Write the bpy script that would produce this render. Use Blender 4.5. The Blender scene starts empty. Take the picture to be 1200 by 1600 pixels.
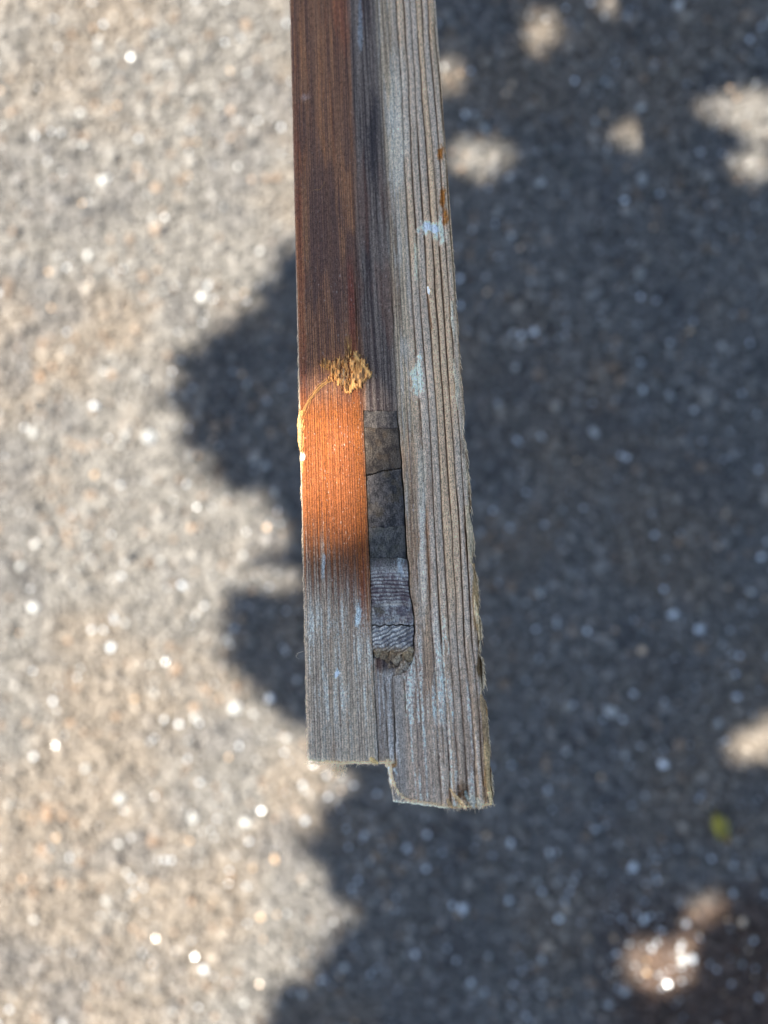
import bpy, math
import numpy as np
from mathutils import Vector

# ------------------------------------------------------------------ camera, sky, sun, exposure
scene = bpy.context.scene
COL = scene.collection
H = 1.30                      # lens height above the ground
F = 1203.0                    # focal length in photograph pixels (1200 x 1600)

cam_data = bpy.data.cameras.new('camera')
cam = bpy.data.objects.new('camera', cam_data)
COL.objects.link(cam)
cam.location = (0, 0, H)
cam.rotation_euler = (0, 0, 0)
cam_data.sensor_fit = 'VERTICAL'
cam_data.sensor_height = 36.0
cam_data.sensor_width = 27.0
cam_data.lens = 36.0 * F / 1600.0
cam_data.clip_start = 0.01
cam_data.clip_end = 500
cam_data.dof.use_dof = True
cam_data.dof.focus_distance = 0.273
cam_data.dof.aperture_fstop = (cam_data.lens / 1000.0) / 0.0054
cam_data.dof.aperture_blades = 0
scene.camera = cam

SUN_EL = math.radians(58)
SUN_A = math.radians(14)
S = np.array([-math.cos(SUN_EL) * math.cos(SUN_A), math.cos(SUN_EL) * math.sin(SUN_A), math.sin(SUN_EL)])

world = bpy.data.worlds.new('World')
scene.world = world
world.use_nodes = True
wn = world.node_tree
bg = wn.nodes['Background']
sky = wn.nodes.new('ShaderNodeTexSky')
sky.sky_type = 'NISHITA'
sky.sun_disc = False
sky.sun_elevation = SUN_EL
sky.sun_rotation = math.atan2(S[0], S[1])
wn.links.new(sky.outputs[0], bg.inputs[0])
bg.inputs[1].default_value = 0.084

sun_data = bpy.data.lights.new('sun', 'SUN')
sun_data.energy = 5.0
sun_data.angle = math.radians(0.55)
sun_data.color = (1.0, 0.93, 0.82)
sun = bpy.data.objects.new('sun', sun_data)
COL.objects.link(sun)
sun.rotation_euler = Vector(S).to_track_quat('Z', 'Y').to_euler()
sun.location = (-3, 1, 6)

scene.view_settings.view_transform = 'Standard'
scene.view_settings.look = 'None'
scene.view_settings.exposure = 1.87
scene.view_settings.gamma = 1.0
scene.cycles.max_bounces = 6

RNG = np.random.default_rng(11)

# ------------------------------------------------------------------ helpers
def lin(r, g, b):
    c = np.array([r, g, b], float) / 255.0
    return np.where(c <= 0.04045, c / 12.92, ((c + 0.055) / 1.055) ** 2.4)

_tab = np.random.default_rng(5).random((256, 256))
def vnoise(x, y, seed=0):
    x = np.asarray(x, float) + seed * 17.31
    y = np.asarray(y, float) + seed * 9.73
    xi = np.floor(x).astype(int); yi = np.floor(y).astype(int)
    fx = x - xi; fy = y - yi
    fx = fx * fx * (3 - 2 * fx); fy = fy * fy * (3 - 2 * fy)
    a = _tab[xi & 255, yi & 255]; b = _tab[(xi + 1) & 255, yi & 255]
    c = _tab[xi & 255, (yi + 1) & 255]; d = _tab[(xi + 1) & 255, (yi + 1) & 255]
    return (a * (1 - fx) + b * fx) * (1 - fy) + (c * (1 - fx) + d * fx) * fy

def fbm(x, y, seed=0, octs=3, gain=0.5):
    s = 0; a = 1; t = 0
    for o in range(octs):
        s = s + a * vnoise(x * 2 ** o, y * 2 ** o, seed + o * 3)
        t += a; a *= gain
    return s / t

def sm(x, a, b):
    t = np.clip((x - a) / (b - a), 0, 1)
    return t * t * (3 - 2 * t)

def mix(a, b, t):
    t = np.asarray(t)[..., None]
    return a * (1 - t) + b * t

def make_mesh(name, co, quads=None, tris=None, col=None, smooth=True, extra=None):
    me = bpy.data.meshes.new(name)
    nq = 0 if quads is None else len(quads)
    nt = 0 if tris is None else len(tris)
    me.vertices.add(len(co))
    me.vertices.foreach_set('co', np.asarray(co, np.float32).ravel())
    loops = []
    if nq: loops.append(np.asarray(quads).ravel())
    if nt: loops.append(np.asarray(tris).ravel())
    loops = np.concatenate(loops).astype(np.int32)
    me.loops.add(len(loops))
    me.loops.foreach_set('vertex_index', loops)
    me.polygons.add(nq + nt)
    starts = np.concatenate([np.arange(nq) * 4, nq * 4 + np.arange(nt) * 3]).astype(np.int32)
    me.polygons.foreach_set('loop_start', starts)
    me.update(calc_edges=True)
    me.polygons.foreach_set('use_smooth', np.full(nq + nt, smooth))
    if col is not None:
        at = me.color_attributes.new('Col', 'FLOAT_COLOR', 'POINT')
        c4 = np.ones((len(co), 4), np.float32); c4[:, :3] = col
        at.data.foreach_set('color', c4.ravel())
    if extra is not None:
        at = me.attributes.new('gloss', 'FLOAT', 'POINT')
        at.data.foreach_set('value', np.asarray(extra, np.float32).ravel())
    me.validate()
    return me

def link(name, me, mat=None, parent=None, kind=None):
    o = bpy.data.objects.new(name, me)
    COL.objects.link(o)
    if mat is not None: me.materials.append(mat)
    if parent is not None: o.parent = parent
    if kind: o['kind'] = kind
    return o

def thing(name, label, cat, loc=(0, 0, 0), group=None):
    o = bpy.data.objects.new(name, None)
    COL.objects.link(o)
    o.location = loc
    o.empty_display_size = 0.05
    o['label'] = label; o['category'] = cat
    if group: o['group'] = group
    return o

def tube(path, radii, sides=5):
    """tapered tube along a polyline -> verts, quads"""
    path = np.asarray(path, float); n = len(path)
    t = np.gradient(path, axis=0)
    t /= np.linalg.norm(t, axis=1)[:, None] + 1e-12
    ref = np.array([0.31, 0.77, 0.55])
    a = np.cross(t, ref); a /= np.linalg.norm(a, axis=1)[:, None] + 1e-9
    b = np.cross(t, a)
    an = np.arange(sides) / sides * 2 * math.pi
    v = path[:, None, :] + np.asarray(radii)[:, None, None] * (a[:, None, :] * np.cos(an)[None, :, None] + b[:, None, :] * np.sin(an)[None, :, None])
    i = np.arange(n - 1)[:, None] * sides; k = np.arange(sides)[None, :]; k2 = (k + 1) % sides
    q = np.stack([i + k, i + k2, i + sides + k2, i + sides + k], -1).reshape(-1, 4)
    return v.reshape(-1, 3), q

class Acc:
    def __init__(s): s.v = []; s.q = []; s.c = []; s.n = 0
    def add(s, v, q, c):
        s.v.append(v); s.q.append(np.asarray(q) + s.n); s.n += len(v)
        c = np.asarray(c, float)
        s.c.append(np.broadcast_to(c, (len(v), 3)))
    def mesh(s, name, smooth=True):
        return make_mesh(name, np.concatenate(s.v), quads=np.concatenate(s.q), col=np.concatenate(s.c), smooth=smooth)

# ------------------------------------------------------------------ materials
def new_mat(name):
    m = bpy.data.materials.new(name); m.use_nodes = True
    nt = m.node_tree; return m, nt, nt.nodes['Principled BSDF']

def wood_mat():
    m, nt, p = new_mat('weathered_wood')
    N, L = nt.nodes, nt.links
    at = N.new('ShaderNodeVertexColor'); at.layer_name = 'Col'
    gl = N.new('ShaderNodeAttribute'); gl.attribute_name = 'gloss'
    tc = N.new('ShaderNodeTexCoord')
    mp = N.new('ShaderNodeMapping'); mp.inputs['Scale'].default_value = (3800, 500, 1500)
    L.new(tc.outputs['Object'], mp.inputs[0])
    n1 = N.new('ShaderNodeTexNoise'); n1.inputs['Scale'].default_value = 1; n1.inputs['Detail'].default_value = 3
    L.new(mp.outputs[0], n1.inputs['Vector'])
    n2 = N.new('ShaderNodeTexNoise'); n2.inputs['Scale'].default_value = 2300; n2.inputs['Detail'].default_value = 2
    L.new(tc.outputs['Object'], n2.inputs['Vector'])
    ad = N.new('ShaderNodeMath'); ad.operation = 'ADD'
    L.new(n1.outputs[0], ad.inputs[0]); L.new(n2.outputs[0], ad.inputs[1])
    mr = N.new('ShaderNodeMapRange')
    mr.inputs['From Min'].default_value = 0.7; mr.inputs['From Max'].default_value = 1.3
    mr.inputs['To Min'].default_value = 0.40; mr.inputs['To Max'].default_value = 1.75
    L.new(ad.outputs[0], mr.inputs['Value'])
    vm = N.new('ShaderNodeVectorMath'); vm.operation = 'SCALE'
    L.new(at.outputs[0], vm.inputs[0]); L.new(mr.outputs[0], vm.inputs['Scale'])
    L.new(vm.outputs[0], p.inputs['Base Color'])
    rr = N.new('ShaderNodeMapRange'); rr.inputs['To Min'].default_value = 0.85; rr.inputs['To Max'].default_value = 0.42
    L.new(gl.outputs['Fac'], rr.inputs['Value']); L.new(rr.outputs[0], p.inputs['Roughness'])
    bp = N.new('ShaderNodeBump'); bp.inputs['Strength'].default_value = 0.55; bp.inputs['Distance'].default_value = 0.0002
    L.new(ad.outputs[0], bp.inputs['Height']); L.new(bp.outputs[0], p.inputs['Normal'])
    p.inputs['Specular IOR Level'].default_value = 0.22
    return m

def attr_mat(name, rough, spec=0.5, ior=None):
    m, nt, p = new_mat(name)
    at = nt.nodes.new('ShaderNodeVertexColor'); at.layer_name = 'Col'
    nt.links.new(at.outputs[0], p.inputs['Base Color'])
    p.inputs['Roughness'].default_value = rough
    p.inputs['Specular IOR Level'].default_value = spec
    if ior: p.inputs['IOR'].default_value = ior
    return m

WOOD = wood_mat()
RESIN = attr_mat('dried_resin', 0.6, 0.4)
FIBRE = attr_mat('wood_fibre', 0.8, 0.3)
STONE = attr_mat('road_chippings', 0.62, 0.5)
QUARTZ = attr_mat('quartz_grit', 0.22, 0.9, 1.7)
BARK = attr_mat('bark', 0.9, 0.2)

# ------------------------------------------------------------------ ground
def ground_height(x, y):
    return 0.004 * (fbm(x * 3, y * 3, 40) - 0.5) + 0.003 * (fbm(x * 30, y * 30, 41) - 0.5)

def ground_tone(x, y):
    """large scale colour of the worn asphalt: returns linear albedo multiplier colour"""
    a = fbm(x * 5 + 3, y * 5, 50, 4)
    b = fbm(x * 11, y * 11 + 5, 51, 3)
    base = mix(lin(99, 96, 91)[None], lin(104, 96, 86)[None], sm(a, 0.42, 0.66))
    base = mix(base, lin(84, 82, 80)[None], sm(b, 0.5, 0.75) * 0.7)
    # earth and leaf litter gathered in the lower right corner
    e = sm(x - 0.30, 0.0, 0.16) * sm(-y - 0.58 + 0.15 * (a - 0.5), 0.0, 0.10)
    base = mix(base, lin(70, 50, 36)[None], np.clip(e, 0, 1) * 0.85)
    return base * 1.14

def axis_coords(half, step, far):
    c = np.arange(-half, half + 1e-6, step)
    o = half * np.array([1.15, 1.5, 2.2, 4, 8, 20, 60, far / half])
    return np.concatenate([-o[::-1], c, o])

gx = axis_coords(1.3, 0.0125, 120); gy = axis_coords(1.5, 0.0125, 120)
GX, GY = np.meshgrid(gx, gy)
GZ = ground_height(GX, GY) - 0.001
nx, ny = len(gx), len(gy)
ii = (np.arange(ny - 1)[:, None] * nx + np.arange(nx - 1)[None, :]).ravel()
quads = np.stack([ii, ii + 1, ii + nx + 1, ii + nx], 1)
gco = np.stack([GX, GY, GZ], -1).reshape(-1, 3)
gcol = ground_tone(gco[:, 0], gco[:, 1]) * 0.72
GROUND, nt, p = new_mat('worn_asphalt')
at = nt.nodes.new('ShaderNodeVertexColor'); at.layer_name = 'Col'
tc = nt.nodes.new('ShaderNodeTexCoord')
vo = nt.nodes.new('ShaderNodeTexVoronoi'); vo.inputs['Scale'].default_value = 130
nt.links.new(tc.outputs['Object'], vo.inputs['Vector'])
sep = nt.nodes.new('ShaderNodeSeparateColor'); nt.links.new(vo.outputs['Color'], sep.inputs[0])
mr = nt.nodes.new('ShaderNodeMapRange'); mr.inputs['To Min'].default_value = 0.5; mr.inputs['To Max'].default_value = 1.9
nt.links.new(sep.outputs[0], mr.inputs['Value'])
vm = nt.nodes.new('ShaderNodeVectorMath'); vm.operation = 'SCALE'
nt.links.new(at.outputs[0], vm.inputs[0]); nt.links.new(mr.outputs[0], vm.inputs['Scale'])
nt.links.new(vm.outputs[0], p.inputs['Base Color'])
bp = nt.nodes.new('ShaderNodeBump'); bp.inputs['Distance'].default_value = 0.003; bp.inputs['Strength'].default_value = 0.8
nt.links.new(vo.outputs['Distance'], bp.inputs['Height']); nt.links.new(bp.outputs[0], p.inputs['Normal'])
p.inputs['Roughness'].default_value = 0.9
link('ground', make_mesh('ground', gco, quads=quads, col=gcol), GROUND, kind='structure')

# stones
t_ = (1 + 5 ** 0.5) / 2
ICO = np.array([[-1, t_, 0], [1, t_, 0], [-1, -t_, 0], [1, -t_, 0], [0, -1, t_], [0, 1, t_], [0, -1, -t_], [0, 1, -t_], [t_, 0, -1], [t_, 0, 1], [-t_, 0, -1], [-t_, 0, 1]]) / math.hypot(1, t_)
ICF = np.array([[0, 11, 5], [0, 5, 1], [0, 1, 7], [0, 7, 10], [0, 10, 11], [1, 5, 9], [5, 11, 4], [11, 10, 2], [10, 7, 6], [7, 1, 8], [3, 9, 4], [3, 4, 2], [3, 2, 6], [3, 6, 8], [3, 8, 9], [4, 9, 5], [2, 4, 11], [6, 2, 10], [8, 6, 7], [9, 8, 1]])

def stones(name, xy, r, col, flat, mat, label, cat, tilt=0.35, sink=0.3):
    n = len(xy)
    var = ICO[None] * (1 + 0.45 * (RNG.random((32, 12, 1)) - 0.5)) * (0.75 + 0.5 * RNG.random((32, 1, 3)))
    v = var[RNG.integers(0, 32, n)].copy()
    th = RNG.random(n) * 2 * math.pi
    c, s = np.cos(th), np.sin(th)
    v[:, :, 2] *= flat
    x = v[:, :, 0] * c[:, None] - v[:, :, 1] * s[:, None]
    y = v[:, :, 0] * s[:, None] + v[:, :, 1] * c[:, None]
    z = v[:, :, 2]
    tx, ty = (RNG.normal(0, tilt, n), RNG.normal(0, tilt, n))
    z = z + x * tx[:, None] + y * ty[:, None]
    v = np.stack([x, y, z], -1) * r[:, None, None]
    gz = ground_height(xy[:, 0], xy[:, 1])
    v[:, :, 0] += xy[:, 0, None]; v[:, :, 1] += xy[:, 1, None]
    v[:, :, 2] += (gz + r * sink)[:, None]
    f = (ICF[None] + (np.arange(n) * 12)[:, None, None]).reshape(-1, 3)
    cc = np.repeat(col, 12, axis=0)
    me = make_mesh(name, v.reshape(-1, 3), tris=f, col=cc, smooth=False)
    o = link(name, me, mat, kind='stuff')
    o['label'] = label; o['category'] = cat
    return o

def scatter(n, hx=1.0, hy=1.2):
    xy = (RNG.random((int(n), 2)) * 2 - 1) * np.array([hx, hy])
    edge = np.maximum(np.abs(xy[:, 0]) / hx, np.abs(xy[:, 1]) / hy)
    keep = RNG.random(len(xy)) < 1 - sm(edge, 0.85, 1.0)
    return xy[keep]

xy = scatter(64000)
n = len(xy)
r = np.clip(np.exp(RNG.normal(math.log(0.0040), 0.38, n)), 0.0017, 0.0105)
col = ground_tone(xy[:, 0], xy[:, 1]) * np.exp(RNG.normal(0.0, 0.25, n))[:, None]
k = RNG.random(n)
patch = fbm(xy[:, 0] * 7, xy[:, 1] * 7, 77, 2)
warm = k < 0.04 + 0.14 * sm(patch, 0.55, 0.8)
col[warm] = col[warm] * np.array([1.25, 0.97, 0.76])
wh = (k > 0.984)
col[wh] = lin(205, 205, 200) * (0.45 + 0.4 * RNG.random(wh.sum()))[:, None]
dk = (k > 0.80) & (k < 0.90)
col[dk] *= 0.6
stones('road_chippings', xy, r, np.clip(col, 0.01, 0.85), 0.62, STONE, 'worn grey and brown stone chippings bedded all over the asphalt ground', 'chippings')

xy = scatter(1500)
# loose quartz gathers towards the lower part of the picture
more = np.array([0.22, -0.58]) + RNG.normal(0, 1, (330, 2)) * np.array([0.38, 0.22])
clus = np.array([0.45, -0.74]) + RNG.normal(0, 1, (90, 2)) * np.array([0.09, 0.06])
xy = np.concatenate([xy, more, clus])
n = len(xy)
r = np.clip(np.exp(RNG.normal(math.log(0.0030), 0.35, n)), 0.0014, 0.0078)
tint = np.where(RNG.random(n)[:, None] < 0.2, lin(225, 190, 150)[None], lin(225, 230, 232)[None])
stones('quartz_grit', xy, r, tint * (0.6 + 0.4 * RNG.random(n))[:, None], 0.75, QUARTZ, 'glinting white quartz grit and glassy grains scattered over the asphalt', 'grit', tilt=0.2, sink=0.55)

# ------------------------------------------------------------------ weathered timber
D0 = 0.253 * 285
def depth(Y): return D0 / (228 + 57 * Y / 1190)
def Lx(Y): return 452 + 28 * Y / 1190
def Wd(Y): return 228 + 57 * Y / 1190
def plane_pt(g, Y):
    """g: position across the timber (0 left edge .. 285 right edge), Y: position along it"""
    X = Lx(Y) + g / 285 * Wd(Y)
    d = depth(Y)
    return np.stack([(X - 600) / F * d, -(Y - 800) / F * d, H - d], -1)

A0 = plane_pt(np.array(0.), np.array(1190.)); A1 = plane_pt(np.array(0.), np.array(0.)); A2 = plane_pt(np.array(285.), np.array(1190.))
NRM = np.cross(A2 - A0, A1 - A0); NRM /= np.linalg.norm(NRM)
if NRM[2] < 0: NRM = -NRM
AX = (A1 - A0) / np.linalg.norm(A1 - A0)          # along the timber, away from the cut end
UX = np.cross(AX, NRM); UX *= np.sign(UX[0])
MM = 0.001
def along(Y):      # distance along the timber from the end, in photograph-pixel-like units
    d = depth(Y)
    p = np.stack([(Lx(Y) - 600) / F * d, -(Y - 800) / F * d, H - d], -1)
    return ((p - A0) @ AX) * 4300.0
# far end: 1.44 m away
ys = np.linspace(-4600, 0, 20001)
YFAR = float(ys[np.argmin(np.abs(along(ys) / 4300.0 - 1.40))])

S1Y = [-5000, 0, 640, 850, 1050, 1110, 1300]; S1G = [108, 108, 110.5, 110, 109, 110, 112]
S2Y = [-5000, 0, 450, 640, 735, 830, 930, 965, 1010, 1036, 1050, 1057, 1090, 1190, 1400]
S2G = [172, 172, 170.6, 168.6, 171.8, 172.5, 174.8, 179, 176.5, 170, 160, 140, 138.5, 138, 138]
def s1(Y): return np.interp(Y, S1Y, S1G) + 1.2 * (vnoise(np.asarray(Y) / 23., 0 * np.asarray(Y), 3) - 0.5)
def s2(Y): return np.interp(Y, S2Y, S2G) + 2.0 * (vnoise(np.asarray(Y) / 15., 0 * np.asarray(Y), 4) - 0.5)

def ridge_coord(g, v):
    # the coarse late-wood ridges of the right half: spacing widens towards the middle
    w = 2.2 * (fbm(g / 60, v / 260, 21, 2) - 0.5) * 2 + 0.9 * (vnoise(g / 20, v / 60, 22) - 0.5)
    w = w + 3.0 * (fbm(g / 25, v / 120, 26, 3) - 0.5) * (1 - sm(v, 150, 430))
    return (285 - g + w * 2.2)

RIDGE_X = np.array([-30, -12, 3, 14, 26, 38, 51, 64, 78, 93, 110, 132, 165, 230])
def ridge(g, v):
    rc = ridge_coord(g, v)
    ph = np.interp(rc, RIDGE_X, np.arange(len(RIDGE_X)) * 1.0)
    f = ph - np.floor(ph)
    prof = np.abs(f - 0.5) * 2           # 1 in the valley, 0 on the crest
    vi = np.floor(ph + 0.5)              # which valley; each one fades in and out along the timber
    deep = 0.85 + 0.4 * sm(fbm(vi * 7.7, v / 210, 27, 2), 0.35, 0.65)
    ragged = 1 + 0.25 * (fbm(vi * 3.1 + f * 2, v / 12, 28, 2) - 0.5)
    return 1 - deep * ragged * prof ** 3.2, np.floor(ph)

CHECKS = [(631, 1056, 635, 1122, 1.6), (667, 452, 676, 520, 1.2), (704, 455, 711, 500, 0.9), (603, 1120, 606, 1172, 0.7), (555, 440, 558, 545, 0.5), (726, 815, 731, 868, 1.2),
          (600, 1060, 606, 1100, 0.5), (690, 1120, 694, 1200, 0.6), (655, 1080, 660, 1150, 0.4), (612, 455, 616, 520, 0.6), (640, 20, 644, 120, 0.3)]
def height(g, Y, v):
    """relief of the worn face in metres (0 = original face)"""
    fine = fbm(g / 2.3, v / 220, 7, 2) - 0.5
    mid = fbm(g / 7, v / 300, 8, 2) - 0.5
    cros = fbm(g / 3.0, v / 9.0, 9, 2) - 0.5
    rw = sm(g, 178, 222)                          # ridged half
    h = (fine * 0.34 + mid * 0.22) * MM * (1 - 0.4 * rw) + cros * 0.07 * MM
    # fine regular growth rings of the left board
    ring = np.sin(2 * math.pi * (g + 3 * (fbm(g / 30, v / 300, 11, 2) - 0.5)) / 4.1)
    h = h + ring * 0.055 * MM * (1 - sm(g, 108, 130)) * (0.5 + fbm(g / 20, v / 120, 12, 2))
    r, cell = ridge(g, v)
    amp = 0.75 * MM * rw * (0.65 + 0.7 * vnoise(cell * 3.1, v / 150, 23))
    h = h + (r - 0.75) * amp
    # eroded hollows near the cut end on the right
    h = h + (fbm(g / 9, v / 60, 24, 3) - 0.5) * 0.8 * MM * rw
    # hairline crack below the slot and short drying checks
    X = Lx(Y) + g / 285 * Wd(Y)
    for cx0, cy0, cx1, cy1, dp in CHECKS:
        tt = np.clip((Y - cy0) / (cy1 - cy0), 0, 1)
        dx = np.abs(X - (cx0 + (cx1 - cx0) * tt) - 1.2 * (vnoise(Y / 14, 0 * Y + cx0, 29) - 0.5))
        h = h - dp * MM * np.exp(-(dx / 0.8) ** 2) * sm(Y, cy0, cy0 + 12) * (1 - sm(Y, cy1 - 12, cy1))
    # pit torn out near the right corner of the cut end
    h = h - 1.5 * MM * np.exp(-(((X - 724) / 9) ** 2 + ((Y - 1244) / 9) ** 2)) * (0.6 + 0.8 * vnoise(g / 3, v / 3, 44))
    # broad wear
    h = h + (fbm(g / 60, v / 300, 25, 2) - 0.5) * 0.8 * MM
    return h

def blob(X, Y, cx, cy, rx, ry, seed=0, rough=0.5, sx=8., sy=20.):
    d = np.sqrt(((X - cx) / rx) ** 2 + ((Y - cy) / ry) ** 2)
    d = d + rough * (fbm(X / sx, Y / sy, 60 + seed, 3) - 0.5) * 2
    d = d + 0.45 * (vnoise(X / 1.5, Y / 2.6, 160 + seed) - 0.5)
    return 1 - sm(d, 0.35, 1.15)

KS = np.array([0.425, 0.48, 0.575]) * 1.0      # light that reaches the shaded face, to turn seen tones into base colours
def tone(r, g, b): return (lin(r, g, b) / KS)[None]

def wood_colour(g, Y, v):
    shp = np.shape(g)
    g = np.asarray(g, float).ravel(); Y = np.asarray(Y, float).ravel(); v = np.asarray(v, float).ravel()
    X = Lx(Y) + g / 285 * Wd(Y)
    fine = fbm(g / 1.9, v / 150, 7, 2)
    fine2 = fbm(g / 3.4, v / 60, 31, 2)
    mid = fbm(g / 8, v / 220, 32, 3)
    big = fbm(g / 22, v / 150, 33, 3)
    spk = vnoise(g / 1.3, v / 1.8, 34)
    ring = 0.5 + 0.5 * np.sin(2 * math.pi * (g + 3 * (fbm(g / 30, v / 300, 11, 2) - 0.5)) / 4.1)
    # --- left board: stained brown
    c = mix(tone(122, 88, 66), tone(74, 52, 47), sm(fine * 0.55 + ring * 0.25 + mid * 0.3, 0.35, 0.75))
    c = mix(c, tone(124, 82, 56), sm(fine2, 0.50, 0.78) * 0.55 * (1 - sm(Y, 200, 420)))
    c = mix(c, tone(70, 54, 52), sm(big, 0.40, 0.60) * 0.75 * (0.35 + 0.65 * sm(Y, 120, 330)))
    c = mix(c, tone(120, 62, 38), blob(g, v, 8, along(470), 9, 420, 1) * 0.35)
    c = mix(c, tone(96, 46, 36), (1 - sm(np.abs(g - 98), 2, 9)) * sm(Y, 380, 450) * 0.6)
    # red-brown band at the very top beside the dark streak
    c = mix(c, tone(120, 62, 44), blob(X, Y, 535, -10, 26, 95, 2, 0.6, 5, 40) * 0.35)
    # clean orange wood where the stain has survived, plus sun patch warmth painted in
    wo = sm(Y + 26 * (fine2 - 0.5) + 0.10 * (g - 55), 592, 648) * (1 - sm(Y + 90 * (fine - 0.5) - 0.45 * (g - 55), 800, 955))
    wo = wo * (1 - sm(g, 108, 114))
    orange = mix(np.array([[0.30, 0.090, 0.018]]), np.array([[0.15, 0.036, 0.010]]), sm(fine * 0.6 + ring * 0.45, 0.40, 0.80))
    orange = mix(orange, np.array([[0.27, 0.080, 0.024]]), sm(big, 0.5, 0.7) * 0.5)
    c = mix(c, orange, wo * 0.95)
    # greying towards the cut end
    wg = sm(Y + 170 * (fine - 0.5) + 60 * (big - 0.5) - 0.75 * (g - 40) * (g < 112), 850, 985)
    grey = mix(tone(138, 137, 134), tone(100, 94, 92), sm(fine * 0.5 + ring * 0.35 + mid * 0.2, 0.40, 0.80))
    grey = mix(grey, tone(120, 104, 92), sm(big, 0.5, 0.7) * 0.5)
    grey = grey * np.array([[1.20, 1.05, 0.93]])
    c = mix(c, grey, wg)
    bl = sm(fine2 * 0.6 + spk * 0.25 + big * 0.3, 0.55, 0.85) * sm(Y, 880, 990) * (1 - 0.72 * sm(Y, 1080, 1170))
    c = mix(c, tone(174, 180, 182), bl * 0.8)
    c = mix(c, tone(168, 190, 205), blob(X, Y, 560, 965, 5, 26, 5, 0.8, 4, 10) * 0.6)
    c = mix(c, tone(185, 200, 212), blob(X, Y, 527, 1052, 5, 7, 6, 0.6, 4, 6) * 0.8)
    c = mix(c, tone(140, 160, 175), blob(X, Y, 505, 880, 3, 26, 7, 0.6, 4, 10) * 0.5)
    # --- dark stained band in the middle
    wm = sm(g + 16 * (mid - 0.5) + 8 * (fine - 0.5), 104, 120) * (1 - sm(Y, 1040, 1070))
    wm = wm * sm(Y + g * 0 + 999, 0, 1)
    dark = mix(tone(94, 86, 83), tone(52, 45, 47), sm(fine * 0.6 + mid * 0.4, 0.36, 0.66))
    dark = mix(dark, tone(84, 60, 52), sm(big, 0.5, 0.66) * 0.45)
    dark = mix(dark, tone(40, 38, 44), blob(X, Y, 583, 215, 13, 95, 8, 0.5, 6, 40) * 0.75)
    dark = mix(dark, tone(120, 128, 140), blob(X, Y, 563, 40, 4, 45, 9, 0.7, 4, 20) * 0.5)
    c = mix(c, dark, np.clip(wm, 0, 1))
    # --- right half
    rb = sm(g + 14 * (mid - 0.5) + 6 * (fine - 0.5), 160, 182)
    rb = np.where(Y > 700, np.maximum(rb, sm(g, s2(Y) - 2, s2(Y) - 1)), rb)
    rr, cell = ridge(g, v)
    pale = mix(tone(150, 143, 132), tone(98, 90, 84), sm(fine * 0.7 + mid * 0.35, 0.42, 0.70))
    pale = mix(pale, tone(142, 146, 152), sm(fine2, 0.52, 0.75) * 0.55)
    pale = mix(pale, tone(120, 104, 92), sm(big, 0.50, 0.66) * 0.55)
    rw = sm(g, 185, 215)
    crest = mix(tone(164, 149, 134), tone(148, 143, 140), sm(vnoise(cell * 5.3, v / 240, 35), 0.3, 0.7))
    crest = mix(crest, tone(112, 102, 94), sm(fine * 0.7 + spk * 0.2, 0.50, 0.72) * 0.6)
    vall = mix(tone(98, 84, 72), tone(68, 57, 49), spk)
    ridged = mix(vall, crest, sm(rr, 0.15, 0.75))
    pale = mix(pale, ridged, rw)
    pale = mix(pale, tone(112, 82, 64), blob(X, Y, 655, 800, 26, 150, 10, 0.8, 10, 60) * 0.35)
    pale = mix(pale, tone(112, 84, 62), blob(g, Y, 205, 830, 7, 190, 11, 0.9, 5, 60) * 0.55)
    # pale chalky streak down the middle of the right half
    pale = mix(pale, tone(168, 176, 180), blob(X, Y, 622, 190, 16, 130, 12, 0.7, 5, 50) * 0.45)
    pale = mix(pale, tone(190, 191, 194), blob(X, Y, 652, 590, 11, 36, 13, 0.9, 5, 14) * 0.75)
    pale = mix(pale, tone(172, 180, 180), blob(X, Y, 660, 760, 7, 120, 14, 0.8, 4, 40) * 0.45)
    pale = mix(pale, tone(172, 178, 184), blob(X, Y, 660, 900, 10, 120, 141, 0.8, 4, 40) * 0.45)
    pale = mix(pale, tone(222, 218, 222), blob(X, Y, 668, 356, 20, 10, 15, 1.0, 6, 8) * 0.75)
    pale = mix(pale, tone(204, 200, 204), blob(X, Y, 688, 362, 9, 22, 16, 1.0, 5, 8) * 0.5)
    pale = mix(pale, tone(176, 178, 172), blob(X, Y, 650, 410, 5, 50, 17, 0.6, 5, 20) * 0.6)
    # lime and blue-white paint remains towards the end
    wb = sm(Y + 120 * (mid - 0.5), 880, 1080)
    endc = mix(tone(140, 132, 128), tone(96, 88, 88), sm(fine * 0.6 + mid * 0.4, 0.40, 0.66))
    endc = mix(endc, tone(120, 104, 94), sm(big, 0.45, 0.66) * 0.6)
    endc = mix(endc, ridged * 0.85, rw * 0.45)
    blue = sm(fine2 * 0.5 + mid * 0.45 + spk * 0.12, 0.53, 0.66)
    blue = blue * (0.35 + 0.65 * sm(vnoise(g / 1.3, v / 3.5, 134), 0.25, 0.7))
    endc = mix(endc, tone(186, 190, 197), blue * 0.88 * (1 - 0.6 * sm(g, 250, 275)))
    pale = mix(pale, endc, wb)
    pale = pale * np.array([[1.05, 0.96, 0.87]])
    c = mix(c, pale, np.clip(rb, 0, 1) * (1 - 0 * Y))
    c = mix(c, tone(88, 66, 46), blob(X, Y, 722, 1236, 14, 16, 45, 0.8, 4, 8) * 0.8)
    low = sm(Y, 1040, 1062) * sm(g, 108, 112)
    c = mix(c, mix(endc, tone(112, 108, 106), 0.5), low * (1 - sm(g, 150, 160)))
    # right arris: broken, brown and ochre
    wa = sm(g + 8 * (fbm(g / 9, v / 34, 36, 3) - 0.5) * 2, 272, 280)
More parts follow.
